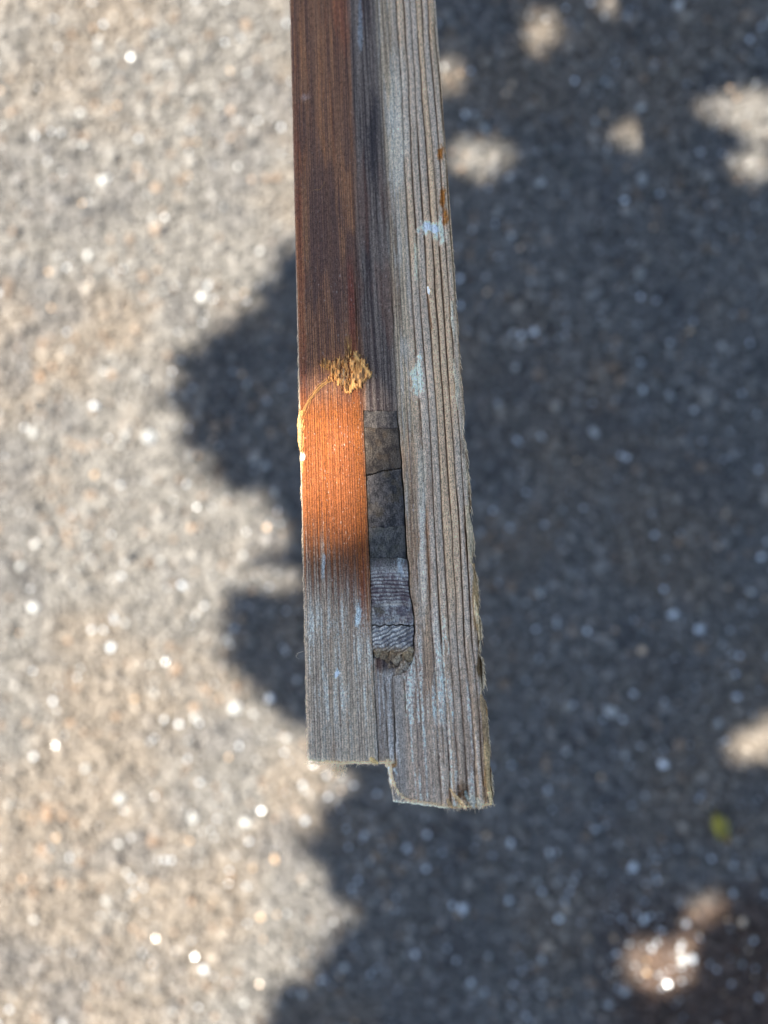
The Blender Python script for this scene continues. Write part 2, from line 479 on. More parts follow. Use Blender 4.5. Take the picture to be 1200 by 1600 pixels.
    arr = mix(tone(142, 134, 120), tone(72, 58, 42), sm(fbm(g / 4, v / 26, 37, 3), 0.45, 0.62))
    arr = mix(arr, tone(134, 106, 70), sm(fbm(g / 8, v / 60, 38, 2), 0.54, 0.70) * sm(Y, 850, 960))
    c = mix(c, arr, wa * (0.25 + 0.75 * sm(Y, 560, 900)))
    am = np.maximum(blob(X, Y, 689, 240, 6, 15, 18, 0.5, 5, 8), np.maximum(blob(X, Y, 692, 310, 5, 30, 19, 0.6, 5, 9), blob(X, Y, 696, 340, 6, 16, 20, 0.5, 5, 8)))
    c = mix(c, mix(tone(150, 96, 34), tone(96, 58, 20), spk), am * 0.95)
    # small flecks everywhere
    fl = sm(vnoise(g / 1.6, v / 3.0, 39), 0.90, 0.98)
    c = mix(c, tone(176, 176, 176), fl * 0.35 * sm(Y, -200, 900))
    c = mix(c, tone(150, 132, 130), blob(X, Y, 476, 152, 7, 9, 22, 0.6) * 0.5)
    # left arris: pale line of sun and sky light painted along the edge
    c = mix(c, tone(156, 146, 136), (1 - sm(g, 0.5, 3.2)) * (0.3 + 0.7 * sm(Y, 380, 480)) * 0.8)
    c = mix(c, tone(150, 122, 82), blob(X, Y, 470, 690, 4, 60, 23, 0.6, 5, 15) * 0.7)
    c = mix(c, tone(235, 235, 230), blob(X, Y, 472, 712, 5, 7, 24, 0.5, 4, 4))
    return c.reshape(shp + (3,))

def end_tint(c, dist):
    """fibres torn at the cut end are pale"""
    t = np.exp(-np.clip(dist, 0, 99) / 4.0)
    return mix(c, tone(200, 193, 178), t * 0.9)

def gloss_of(g, Y):
    return np.clip((1 - sm(g, 104, 118)) * (1 - sm(Y, 840, 980)), 0, 1) * 0.35

def piece(name, gl, gr, ytop, ybot, nc, rows, parent, hfun=None, cfun=None, thick=0.045, off=0.0, gapl=0.0, gapr=0.0, round_l=0.3, round_r=0.3, round_e=0.4, endpale=False):
    """heightfield block between two long seams; ybot(g) and ytop(g) give its two ends"""
    t = np.linspace(0, 1, nc)
    # more columns right at the edges
    t = t + 0.0 * t
    r = np.asarray(rows)                     # 0 (top end) .. 1 (bottom end) parameter
    T, R = np.meshgrid(t, r)
    gmid = gl(np.full_like(t, 500.)) * (1 - t) + gr(np.full_like(t, 500.)) * t
    # iterate once: Y from nominal g, then g from Y
    ym = 0.5 * (ytop(gmid) + ybot(gmid))
    gm = gl(ym) * (1 - t) + gr(ym) * t
    Yt = ytop(gm)[None, :]; Yb = ybot(gm)[None, :]
    Y = Yt + (Yb - Yt) * R
    gL = gl(Y) + gapl; gR = gr(Y) - gapr
    g = gL + (gR - gL) * T
    v = along(Y)
    h = (height(g, Y, v) if hfun is None else hfun(g, Y, v)) + off
    dl = (g - gL) * 0.21 * MM; dr = (gR - g) * 0.21 * MM
    h = h - round_l * MM * np.exp(-dl / (0.45 * MM)) - round_r * MM * np.exp(-dr / (0.45 * MM))
    de = (Yb - Y) * 0.21 * MM; dt = (Y - Yt) * 0.21 * MM
    h = h - round_e * MM * np.exp(-de / (0.5 * MM)) - (0.25 * MM if ytop(gm)[0] > 0 else 0) * np.exp(-dt / (0.4 * MM))
    pos = plane_pt(g, Y) + h[..., None] * NRM
    c = wood_colour(g, Y, v) if cfun is None else cfun(g, Y, v)
    if endpale: c = end_tint(c, Yb - Y)
    gl_ = gloss_of(g, Y)
    nr = len(r)
    idx = np.arange(nr * nc).reshape(nr, nc)
    q = [np.stack([idx[:-1, :-1], idx[1:, :-1], idx[1:, 1:], idx[:-1, 1:]], -1).reshape(-1, 4)]
    loop = np.concatenate([idx[0, :-1], idx[:-1, -1], idx[-1, :0:-1], idx[:0:-1, 0]])
    P = pos.reshape(-1, 3); Cc = c.reshape(-1, 3); G = gl_.ravel()
    prev = loop; allp = [P]; allc = [Cc]; allg = [G]; base = len(P)
    for dd in (0.5 * MM, 2.2 * MM, 5 * MM, 9 * MM, 13 * MM, 18 * MM, 24 * MM, 31 * MM, thick):
        kk = np.arange(len(loop)); zz = np.full(len(loop), dd * 1000.0)
        side = mix(tone(132, 118, 102), tone(84, 72, 62), sm(fbm(kk / 2.5 if thick < 0.045 else kk / 45.0, zz / 1.1, 71, 3), 0.32, 0.68))
        ccol = mix(Cc[loop], side, np.full(len(loop), float(sm(dd, 0.8 * MM, 6 * MM))))
        np_ = P[loop] - NRM * dd
        wob = (vnoise(np.arange(len(loop)) / 3.0, np.full(len(loop), dd * 900), 70) - 0.5)[:, None] * 0.25 * MM
        np_ = np_ + UX * wob
        allp.append(np_); allc.append(ccol); allg.append(G[loop] * 0)
        cur = base + np.arange(len(loop)); base += len(loop)
        q.append(np.stack([prev, np.roll(prev, -1), np.roll(cur, -1), cur], -1)[:, ::1])
        prev = cur
    n0, n1 = nc - 1, nr - 1                # close the underside
    right = prev[n0:n0 + n1 + 1]
    left = np.concatenate([[prev[0]], prev[::-1][:n1]])
    q.append(np.stack([left[:-1], right[:-1], right[1:], left[1:]], -1))
    me = make_mesh(name, np.concatenate(allp), quads=np.concatenate(q), col=np.clip(np.concatenate(allc), 0.004, 0.9), extra=np.concatenate(allg))
    return link(name, me, WOOD, parent)

timber = thing('weathered_timber', 'long weathered timber with brown stained left half, ridged grey right half and stepped end', 'timber')

def longrows(ystart_top, yend, fine_top=-90, step=1.3):
    fine = np.arange(yend, fine_top, -step)[::-1]
    coarse = np.linspace(YFAR, fine_top, 160)[:-1]
    y = np.concatenate([coarse, fine]); y[-1] = yend
    return (y - y[0]) / (y[-1] - y[0])

cst = lambda a: (lambda Y: np.full_like(np.asarray(Y, float), a))
def left_edge(Y):
    Y = np.asarray(Y, float)
    return 0.5 + 1.2 * (fbm(Y / 40, 0 * Y, 80, 3) - 0.5)
def right_edge(Y):
    Y = np.asarray(Y, float)
    n = fbm(Y / 34, 0 * Y, 81, 3)
    chip = -np.clip(n - 0.52, 0, 1) * 22 * sm(Y, 350, 800)
    jag = (vnoise(Y / 6, 0 * Y, 83) - 0.5) * 2.2 * sm(Y, 300, 900)
    return 285.5 + chip + jag + 2.5 * sm(Y, 700, 980)

def jag(g, a=2.0, f=5.0, seed=0): return a * 2 * (fbm(np.asarray(g) / f, 0 * np.asarray(g), 90 + seed, 3) - 0.5)

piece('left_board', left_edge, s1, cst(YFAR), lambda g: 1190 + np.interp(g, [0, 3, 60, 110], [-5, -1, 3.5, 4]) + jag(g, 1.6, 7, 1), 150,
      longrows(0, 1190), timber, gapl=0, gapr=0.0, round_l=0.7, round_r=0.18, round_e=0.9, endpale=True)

def right_end(g):
    g = np.asarray(g, float)
    return np.interp(g, [130, 131.5, 136, 141, 150, 165, 185, 215, 240, 262, 286], [1196, 1214, 1228, 1240, 1248, 1252, 1256, 1261, 1264, 1262, 1257]) + jag(g, 2.2, 6, 2)
def s2lowL(Y):
    Y = np.asarray(Y, float)
    wide = 1.6 * sm(Y, 1090, 1130) * (1 - sm(Y, 1193, 1200))     # the open crack at the end
    hair = 0.35
    slot = 1.1 * sm(Y, 600, 700) * (1 - sm(Y, 1030, 1050))
    under = -7.5 * sm(Y, 1196, 1204)
    return s2(Y) + hair + wide + slot + under
piece('right_board', s2lowL, right_edge, cst(YFAR), right_end, 190, longrows(0, 1250), timber, round_l=0.25, round_r=0.8, round_e=0.9, endpale=True)

# plain strip above the slot and the short one below it
piece('middle_strip', s1, s2, cst(YFAR), lambda g: 641 + jag(g, 1.5, 6, 3), 60, longrows(0, 641), timber, gapl=0.12, gapr=0.12, round_l=0.05, round_r=0.18, round_e=0.15)
piece('lower_strip', s1, s2, lambda g: 1028 + 0 * g, lambda g: 1194 + jag(g, 1.6, 6, 4), 44, np.linspace(0, 1, 130), timber, gapl=1.2, gapr=0.3, off=-0.3 * MM, round_l=0.3, round_r=0.3, round_e=0.8, endpale=True)

# filler blocks in the slot, cracked across
def blk_h(kind, seed, tilt=0.0, base=-0.25):
    def f(g, Y, v):
        h = base * MM + tilt * MM * (g - 140) / 30
        h = h + (fbm(g / 9, v / 9, seed, 4) - 0.5) * 0.5 * MM + (fbm(g / 2, v / 2, seed + 3, 2) - 0.5) * 0.12 * MM
        if kind == 'cross':
            y2 = v + 6 * (fbm(g / 14, v / 20, seed + 5, 2) - 0.5)
            amp = (0.15 + 0.85 * sm(Y, 885, 915)) * (1 - 0.7 * sm(Y, 935, 945))
            h = h + amp * 0.26 * MM * np.sin(2 * math.pi * y2 / 5.6)
            h = h + (fbm(g / 12, v / 8, seed + 8, 3) - 0.5) * 1.5 * MM * sm(Y, 930, 950)
        if kind == 'diag':
            y2 = v - 0.42 * (g - 140) + 7 * (fbm(g / 10, v / 12, seed + 5, 2) - 0.5)
            h = h + 0.30 * MM * np.sin(2 * math.pi * y2 / 6.2)
        return h
    return f
def blk_c(kind, seed, c1, c2, c3=None):
    def f(g, Y, v):
        shp = g.shape
        a = fbm(g / 7, v / 10, seed, 4); s = vnoise(g / 1.4, v / 1.4, seed + 1)
        c = mix(tone(*c1)[None], tone(*c2)[None], sm(a * 0.8 + s * 0.3, 0.40, 0.72))
        if c3 is not None: c = mix(c, tone(*c3)[None], sm(fbm(g / 12, v / 12, seed + 4, 3), 0.52, 0.68) * 0.35)
        if kind == 'cross':
            y2 = v + 6 * (fbm(g / 14, v / 20, seed + 5, 2) - 0.5)   # colour follows the end-grain lines
            c = mix(c, mix(tone(68, 68, 70)[None], tone(42, 43, 46)[None], a), 1 - sm(Y + 16 * (s - 0.5) + 22 * (a - 0.5), 872, 894))
            w = 0.5 - 0.5 * np.sin(2 * math.pi * y2 / 5.6)
            amp = sm(Y, 880, 905) * (1 - 0.8 * sm(Y, 935, 945))
            c = mix(c, tone(74, 60, 70)[None], w ** 2 * amp * 0.8)
            c = mix(c, tone(60, 56, 44)[None], blob(g, Y, 122, 955, 13, 10, 26, 0.9, 6, 6) * 0.7)
            c = mix(c, tone(72, 68, 78)[None], blob(g, Y, 164, 955, 9, 15, 27, 1.0, 5, 5) * 0.7)
            c = mix(c, tone(150, 165, 180)[None], blob(g, Y, 160, 885, 8, 22, 28, 0.9, 4, 9) * 0.5)
        if kind == 'diag':
            y2 = v - 0.42 * (g - 140) + 7 * (fbm(g / 10, v / 12, seed + 5, 2) - 0.5)
            w = 0.5 - 0.5 * np.sin(2 * math.pi * y2 / 6.2)
            c = mix(c, tone(82, 84, 96)[None], w ** 2 * 0.85)
            c = mix(c, tone(128, 112, 92)[None], sm(Y + 6 * (s - 0.5), 1006, 1018) * 0.8)
        return c.reshape(shp + (3,))
    return f
blocks = [
    (641, 668, 'plain', (78, 75, 74), (50, 48, 50), None, 0.05, -0.20, 5),
    (668.4, 735, 'plain', (64, 60, 57), (40, 37, 37), (70, 60, 50), -0.10, -0.28, 6),
    (737.2, 823, 'plain', (64, 63, 66), (38, 38, 41), (72, 65, 54), 0.10, -0.32, 7),
    (823.2, 871, 'plain', (68, 68, 70), (42, 43, 46), (70, 70, 66), -0.04, -0.32, 8),
    (871.2, 976, 'cross', (134, 135, 138), (84, 79, 84), None, 0.08, -0.28, 9),
    (978, 1022, 'diag', (158, 160, 164), (104, 102, 106), None, -0.20, -0.15, 10),
]
for k, (ya, yb, kind, c1, c2, c3, tilt, base, sd) in enumerate(blocks):
    slope = [0.00, 0.03, -0.17, -0.06, 0.04, -0.02, 0.10]
    fa = (lambda g, ya=ya, k=k: ya + slope[k] * (g - 140) + jag(g, 3.0, 7, 20 + k))
    fb = (lambda g, yb=yb, k=k: yb + slope[k + 1] * (g - 140) + jag(g, 3.0, 7, 21 + k))
    piece('filler_block', s1, s2, fa, fb, 72, np.linspace(0, 1, max(20, int((yb - ya) / 1.1))), timber,
          hfun=blk_h(kind, 200 + 10 * sd, tilt, base), cfun=blk_c(kind, 200 + 10 * sd, c1, c2, c3), thick=0.040,
          gapl=(0.9 if k > 1 else 0.5), gapr=(0.9 if k > 1 else 0.6), round_l=0.35, round_r=0.35, round_e=0.3)

# crumbling lump below the last block
def crumb(g0, Y0, rg, seed, colr, hz=0.9):
    a = ICO; f = ICF
    v, fcs = a.copy(), f.copy()
    for _ in range(3):           # subdivide
        edges = {}; nf = []
        vl = list(v)
        def midp(i, j):
            key = (min(i, j), max(i, j))
            if key not in edges:
                m = (vl[i] + vl[j]) / 2; m = m / np.linalg.norm(m)
                edges[key] = len(vl); vl.append(m)
            return edges[key]
        for t in fcs:
            x, y, z = midp(t[0], t[1]), midp(t[1], t[2]), midp(t[2], t[0])
            nf += [[t[0], x, z], [t[1], y, x], [t[2], z, y], [x, y, z]]
        v = np.array(vl); fcs = np.array(nf)
    n = fbm(v[:, 0] * 2.2 + seed, v[:, 1] * 2.2 + v[:, 2] * 1.7, seed, 4)
    v = v * (0.55 + 0.9 * n)[:, None]
    p0 = plane_pt(np.array(float(g0)), np.array(float(Y0)))
    s = rg * 0.21 * MM
    P = p0 + (v[:, :1] * UX + v[:, 1:2] * AX) * s + v[:, 2:3] * NRM * s * hz - NRM * 0.2 * MM
    cc = mix(tone(*colr), tone(66, 54, 44), sm(n, 0.35, 0.6) * 0 + (vnoise(v[:, 0] * 6, v[:, 1] * 6 + v[:, 2] * 4, seed + 1)))
    me = make_mesh('filler_crumb', P, tris=fcs, col=cc, extra=np.zeros(len(P)))
    link('filler_crumb', me, WOOD, timber)
for a in [(148, 1031, 9, 3, (136, 128, 116), 0.5), (158, 1040, 8, 5, (150, 142, 134), 0.6), (140, 1026, 8, 8, (112, 98, 82), 0.5), (166, 1026, 8, 9, (140, 128, 108), 0.5),
          (128, 1024, 7, 12, (120, 108, 92), 0.4), (151, 1049, 6, 14, (136, 128, 120), 0.5), (118, 1021, 6, 15, (140, 130, 112), 0.4), (137, 1041, 4, 17, (110, 100, 92), 0.4),
          (170, 1016, 5, 18, (150, 142, 126), 0.4), (144, 1040, 4, 19, (96, 86, 76), 0.4), (160, 1028, 5, 20, (120, 104, 86), 0.7), (133, 1032, 4, 22, (100, 88, 74), 0.5)]:
    crumb(*a)

# ---- dried amber fibre patch on the brown half: a raised crust with a ragged outline
def crust(name, X0, X1, Y0, Y1, maskf, hf, cf, step=0.8):
    xs = np.arange(X0, X1, step); yy = np.arange(Y0, Y1, step)
    X, Y = np.meshgrid(xs, yy)
    g = (X - Lx(Y)) / Wd(Y) * 285
    v = along(Y)
    m = maskf(X, Y)
    h = height(g, Y, v) + np.where(m > 0, hf(X, Y, m), -0.3 * MM)
    h = np.where(m > 0, h, height(g, Y, v) - 0.3 * MM)
    P = plane_pt(g, Y) + h[..., None] * NRM
    c = cf(X, Y, m)
    nr, nc = X.shape
    idx = np.arange(nr * nc).reshape(nr, nc)
    q = np.stack([idx[:-1, :-1], idx[1:, :-1], idx[1:, 1:], idx[:-1, 1:]], -1).reshape(-1, 4)
    mm = m.ravel() > 0
    keep = mm[q].any(axis=1)
    q = q[keep]
    used = np.unique(q); remap = np.full(nr * nc, -1); remap[used] = np.arange(len(used))
    me = make_mesh(name, P.reshape(-1, 3)[used], quads=remap[q], col=c.reshape(-1, 3)[used])
    return link(name, me, RESIN, timber)

def poly_in(X, Y, pts):
    pts = np.asarray(pts, float); ins = np.zeros(X.shape, bool)
    x1, y1 = pts[-1]
    for x2, y2 in pts:
        cond = ((y1 > Y) != (y2 > Y)) & (X < (x2 - x1) * (Y - y1) / (y2 - y1 + 1e-12) + x1)
        ins ^= cond; x1, y1 = x2, y2
    return ins
patch_poly = [(497, 568), (504, 561), (518, 566), (524, 560), (534, 562), (542, 556), (545, 540), (550, 552), (558, 548), (568, 560), (576, 572), (582, 582), (577, 590), (570, 594), (565, 604), (560, 612), (553, 606), (549, 616), (541, 612), (537, 618), (532, 604), (526, 600), (516, 592), (510, 594), (516, 582), (508, 576)]
def pmask(X, Y):
    dx = 5 * (fbm(X / 4, Y / 4, 101, 2) - 0.5); dy = 9 * (fbm(X / 2.2, Y / 9, 102, 2) - 0.5)
    m = poly_in(X + dx, Y + dy, patch_poly).astype(float)
    hole = fbm(X / 5, Y / 8, 103, 3)
    thin = (X > 547) | (vnoise(X / 1.5, Y / 16, 109) > 0.36) | (hole < 0.42)
    return m * (hole < 0.68) * thin
def ph(X, Y, m):
    right = sm(X, 546, 556)
    return (0.45 + 0.45 * fbm(X / 3, Y / 3, 104, 3) + 0.22 * np.sin(2 * math.pi * X / 3.6 + Y / 30) * (1 - right) + right * (1.2 * fbm(X / 8, Y / 8, 105, 3) - 0.15)) * MM
def pc(X, Y, m):
    a = fbm(X / 2.4, Y / 8, 106, 3); 
    c = mix(tone(174, 134, 84)[None], tone(92, 68, 44)[None], sm(a, 0.36, 0.62))
    c = mix(c, tone(112, 104, 92)[None], blob(X, Y, 536, 588, 8, 9, 30, 1.0, 5, 5) * 0.7)
    c = mix(c, tone(120, 86, 44)[None], blob(X, Y, 558, 572, 9, 12, 31, 1.0, 5, 6) * 0.7)
    c = mix(c, tone(196, 158, 100)[None], (1 - sm(np.abs(X - (552 + (Y - 552) * 0.75)), 1, 3)) * (Y < 590) * 0.6)
    return c
crust('resin_patch', 490, 590, 532, 626, pmask, ph, pc)

# thin strands: the tail from the patch to the left edge, hairs round it, torn fibres at the cut end
def strand(acc, pts, r0, r1, colr, lift=0.5, wob=0.0, n=10, drop=None):
    pts = np.asarray(pts, float)
    t = np.linspace(0, 1, len(pts)); tt = np.linspace(0, 1, n)
    X = np.interp(tt, t, pts[:, 0]) + wob * (RNG.random(n) - 0.5) * 2
    Y = np.interp(tt, t, pts[:, 1]) + wob * (RNG.random(n) - 0.5) * 2
    g = (X - Lx(Y)) / Wd(Y) * 285
    z = lift * MM * (0.3 + np.sin(tt * math.pi * (0.5 + RNG.random())) ** 2)
    if drop is not None: z = z - drop * MM * tt ** 1.5
    P = plane_pt(g, Y) + z[:, None] * NRM
    v, q = tube(P, np.linspace(r0, r1, n) * MM, 4)
    acc.add(v, q, colr)

acc = Acc()
amber = (lin(160, 126, 82) / KS); straw = (lin(206, 196, 176) / KS); brown = (lin(120, 96, 70) / KS)
for i in range(9):
    o = RNG.normal(0, 1.6, 2)
    strand(acc, [(516 + 2 * o[0], 594 + o[1]), (500 + o[0], 606 + 1.5 * o[1]), (488 + o[1], 620 + o[0]), (479 + o[0], 634), (474 + o[1] * .5, 650 + 3 * o[0])], 0.09, 0.035, amber * RNG.uniform(0.8, 1.2), 0.25, 1.0, 14)
for i in range(18):
    y = RNG.uniform(640, 700)
    strand(acc, [(472.5 + RNG.normal(0, 1.4), y), (471.5 + RNG.normal(0, 1.6), y + RNG.uniform(12, 30))], 0.16, 0.06, amber * RNG.uniform(0.9, 1.35), 0.3, 0.8, 8)
for i in range(150):
    x = RNG.uniform(500, 578); y = RNG.uniform(552, 612)
    l = RNG.uniform(5, 16)
    if not poly_in(np.array([x]), np.array([y]), patch_poly)[0]: continue
    strand(acc, [(x, y), (x + RNG.normal(0, 2), y + RNG.choice([-1, 1]) * l)], 0.10, 0.03, amber * RNG.uniform(0.6, 1.3), 0.7, 0.4, 6)
for i in range(14):
    strand(acc, [(545 + RNG.normal(0, 3), 556), (543 + RNG.normal(0, 4), 535 - RNG.uniform(0, 14))], 0.09, 0.02, amber * RNG.uniform(0.7, 1.2), 0.5, 0.6, 7)
# curl above (500,306)
strand(acc, [(482, 300), (492, 297), (500, 297), (506, 290), (507, 284)], 0.07, 0.03, amber, 0.3, 0.3, 12)
link('resin_strands', acc.mesh('resin_strands'), FIBRE, timber, kind='stuff')

acc = Acc()
for i in range(420):                       # left cut end
    x = RNG.uniform(482, 612); y = 1191 + RNG.uniform(-2, 2.5)
    l = RNG.gamma(2, 1.1)
    strand(acc, [(x, y), (x + RNG.normal(0, 4.5), y + l)], 0.05, 0.02, straw * RNG.uniform(0.7, 1.2), 0.1, 0.9, 6, drop=RNG.uniform(0.0, 1.2))
for i in range(700):                       # right cut end
    g = RNG.uniform(131, 284); y = float(right_end(np.array([g]))[0]) - 2
    x = Lx(y) + g / 285 * Wd(y)
    l = RNG.gamma(2, 1.3)
    strand(acc, [(x, y), (x + RNG.normal(0, 4.5), y + l)], 0.055, 0.02, (straw if RNG.random() < 0.75 else brown) * RNG.uniform(0.6, 1.15), 0.3, 0.6, 6, drop=RNG.uniform(0.4, 2.5))
for i in range(120):                       # the torn step between both ends
    y = RNG.uniform(1194, 1246)
    g = np.interp(y, [1194, 1214, 1228, 1240, 1248], [130, 131.5, 136, 141, 150])
    x = Lx(y) + g / 285 * Wd(y)
    strand(acc, [(x + 1, y), (x - RNG.uniform(1, 6), y + RNG.uniform(2, 14))], 0.12, 0.03, straw * RNG.uniform(0.7, 1.15), 0.2, 0.6, 6, drop=RNG.uniform(0.4, 3.5))
for i in range(70):                        # fuzz hanging under the left end
    x = 529 + RNG.normal(0, 5); y = 1194
    strand(acc, [(x, y), (x + RNG.normal(0, 4), y + 8), (x + RNG.normal(-1, 5), y + RNG.uniform(10, 22))], 0.035, 0.02, straw * 0.9, 0.1, 2.2, 12, drop=1.5)
for i in range(260):                       # hairs along the broken right arris
    y = RNG.uniform(380, 1255) if i % 3 else RNG.uniform(860, 1100)
    g = float(right_edge(np.array([y]))[0])
    x = Lx(y) + g / 285 * Wd(y)
    l = RNG.uniform(3, 18)
    strand(acc, [(x - 1.5, y), (x + RNG.uniform(0.3, 3.2), y + l)], 0.08, 0.02, (straw if RNG.random() < 0.6 else brown) * RNG.uniform(0.5, 1.1), 0.1, 0.4, 6, drop=0.8)
for i in range(80):                        # a few along the left arris
    y = RNG.uniform(520, 1180)
    x = Lx(y)
    strand(acc, [(x + 1, y), (x - RNG.uniform(0, 1.5), y + RNG.uniform(3, 14))], 0.06, 0.02, straw * 0.9, 0.1, 0.3, 6, drop=0.6)
strand(acc, [(474, 1018), (466, 1020), (462, 1026), (468, 1030)], 0.04, 0.02, straw, 0.2, 0.3, 12)
link('wood_fibres', acc.mesh('wood_fibres'), FIBRE, timber, kind='stuff')

# splinters: flat wedge slivers lifted from the surface
def splinter(X0, Y0, X1, Y1, w, lift0, lift1, colr, thick=0.5):
    n = 9; t = np.linspace(0, 1, n)
    X = X0 + (X1 - X0) * t + (vnoise(t * 4, t * 0 + X0, 6) - 0.5) * w * 0.6
    Y = Y0 + (Y1 - Y0) * t
    g = (X - Lx(Y)) / Wd(Y) * 285
    hh = height(g, Y, along(Y))
    z = hh + (lift0 + (lift1 - lift0) * t) * MM
    P = plane_pt(g, Y) + z[:, None] * NRM
    d = P[-1] - P[0]; d /= np.linalg.norm(d)
    sd = np.cross(d, NRM)
    ww = w * 0.21 * MM * (0.35 + np.sin(math.pi * (t * 0.85 + 0.1))) * (0.75 + 0.5 * vnoise(t * 7, t * 0 + Y0, 7))
    th = thick * MM * (0.4 + 0.6 * (1 - t))
    a = P - sd * ww[:, None] * 0.5; b = P + sd * ww[:, None] * 0.5
    top = P + NRM * 0.12 * MM
    c = b - NRM * th[:, None]; e = a - NRM * th[:, None]
    V = np.concatenate([a, top, b, c, e])
    q = []
    for r_ in range(5):
        r2 = (r_ + 1) % 5
        for i in range(n - 1):
            q.append([r_ * n + i, r_ * n + i + 1, r2 * n + i + 1, r2 * n + i])
    for i in (0, n - 1):
        q.append([i, n + i, 2 * n + i, 3 * n + i]); q.append([i, 3 * n + i, 4 * n + i, i]) if False else None
    q = [x for x in q if x]
    cc = mix(tone(*colr), tone(*colr) * 0.6, vnoise(np.tile(t * 12, 5), np.repeat(np.arange(5), n) * 1.0, 8))
    me = make_mesh('splinter', V, quads=np.array(q), col=cc, extra=np.zeros(len(V)))
    link('splinter', me, WOOD, timber)
for s in [(702, 1232, 722, 1259, 3.2, 0.3, 1.6, (176, 152, 120)), (714, 1244, 728, 1261, 2.6, 0.4, 1.9, (190, 170, 140)), (699, 1248, 706, 1262, 4, 0.2, 1.0, (150, 128, 100)),
          (727, 1236, 733, 1252, 5, 0.2, 0.9, (120, 130, 132)), (736, 1242, 740, 1262, 7, 0.3, 1.0, (150, 152, 150)), (745, 1246, 750, 1263, 6, 0.3, 1.0, (168, 162, 150)),
          (757, 1150, 764, 1236, 6, 0.2, 0.5, (146, 128, 100)), (752, 1085, 759, 1160, 7, 0.1, 0.5, (122, 106, 86)), (741, 880, 746, 985, 5, 0.2, 0.6, (130, 112, 86)),
          (730, 790, 737, 880, 7, 0.2, 0.8, (150, 140, 124)), (741, 930, 749, 1000, 4, 0.5, 0.8, (176, 160, 134)), (763, 1226, 768, 1258, 5, 0.2, 0.4, (176, 160, 128)),
          (709, 560, 716, 640, 5, 0.2, 0.5, (160, 154, 142)), (705, 470, 709, 530, 4, 0.2, 0.5, (170, 166, 156)), (609, 1198, 621, 1246, 8, -0.2, -0.8, (176, 182, 184)), (616, 1200, 626, 1238, 6, 0.0, -0.4, (150, 156, 162)),
          (604, 1186, 612, 1206, 7, -0.1, -0.4, (186, 176, 156)), (578, 1184, 590, 1193, 5, 0.1, 0.6, (170, 150, 110)), (468, 640, 470, 706, 6, 0.1, 0.5, (150, 124, 88)), (668, 448, 671, 462, 3, 0.2, 0.8, (230, 235, 240))]:
    splinter(*s)

# ------------------------------------------------------------------ fallen leaf on the ground (right)
def ground_pt(X, Y, z=0.0): return np.array([(X - 600) / F * H, -(Y - 800) / F * H, z])
lf = thing('fallen_leaf', 'small curled yellow green leaf lying on the dark shaded asphalt', 'leaf', tuple(ground_pt(1122, 1290, 0.006)))
n, m_ = 15, 7
T, U = np.meshgrid(np.linspace(0, 1, n), np.linspace(-1, 1, m_), indexing='ij')
wv = 0.013 * np.sin(math.pi * T ** 0.8) + 0.0004
px = U * wv; py = (0.5 - T) * 0.056; pz = 0.006 * np.abs(U) ** 1.5 + 0.004 * np.sin(T * 3) + 0.002 * np.sin(U * 5 + T * 9)
a = math.radians(22); 
V = np.stack([px * math.cos(a) - py * math.sin(a), px * math.sin(a) + py * math.cos(a), pz], -1).reshape(-1, 3)
idx = np.arange(n * m_).reshape(n, m_)
q = np.stack([idx[:-1, :-1], idx[1:, :-1], idx[1:, 1:], idx[:-1, 1:]], -1).reshape(-1, 4)
nn = vnoise(T.ravel() * 5, U.ravel() * 2 + 4, 3)
lc = mix(np.array([[0.50, 0.38, 0.04]]), np.array([[0.20, 0.17, 0.03]]), sm(nn, 0.35, 0.7))
lc = mix(lc, np.array([[0.36, 0.17, 0.07]]), sm(T.ravel(), 0.7, 1.0) * 0.8)
link('leaf_blade', make_mesh('leaf_blade', V, quads=q, col=lc), RESIN, lf)
path = np.stack([np.linspace(0, 1, 6) * 0.0, 0.028 + np.linspace(0, 1, 6) * 0.014, 0.001 + np.linspace(0, 1, 6) ** 2 * 0.002], -1)
path = np.stack([path[:, 0] * math.cos(a) - path[:, 1] * math.sin(a), path[:, 0] * math.sin(a) + path[:, 1] * math.cos(a), path[:, 2]], -1)
v, q = tube(path, np.linspace(0.0006, 0.0009, 6), 6)
link('leaf_stalk', make_mesh('leaf_stalk', v, quads=q, col=np.tile([[0.22, 0.16, 0.05]], (len(v), 1))), RESIN, lf)

# ------------------------------------------------------------------ the tree that shades the place
tree = thing('shade_tree', 'leafy tree beside the asphalt whose crown casts the dappled shade', 'tree', (-0.35, 2.45, 0))
BY = [-3000, -900, -400, 0, 330, 385, 430, 490, 530, 560, 620, 700, 745, 780, 800, 830, 860, 890, 930, 980, 1030, 1080, 1120, 1150, 1200, 1240, 1270, 1300, 1340, 1380, 1410, 1450, 1480, 1520, 1560, 1600, 2000, 2600]
BX = [700, 640, 560, 590, 560, 455, 420, 385, 310, 280, 262, 280, 315, 390, 435, 460, 440, 365, 340, 345, 360, 385, 440, 500, 545, 535, 480, 465, 475, 500, 530, 540, 505, 450, 425, 400, 380, 600]
DAP = [(845, 45, 22, 30), (838, 70, 14, 18), (965, 8, 32, 16), (1003, 92, 9, 11), (985, 213, 25, 22), (752, 250, 50, 22), (1140, 172, 46, 26), (1190, 185, 40, 40), (1175, 258, 34, 18),
       (1175, 1165, 40, 18), (1210, 1150, 40, 24), (1030, 1505, 54, 42), (1100, 1425, 24, 20), (700, 120, 16, 26), (940, 330, 14, 10), (420, 905, 60, 14)]
g2 = np.random.default_rng(3)
for _ in range(26):   # further gaps beyond the frame
    DAP.append((g2.uniform(1300, 2300), g2.uniform(-800, 2300), g2.uniform(15, 60), g2.uniform(12, 45)))
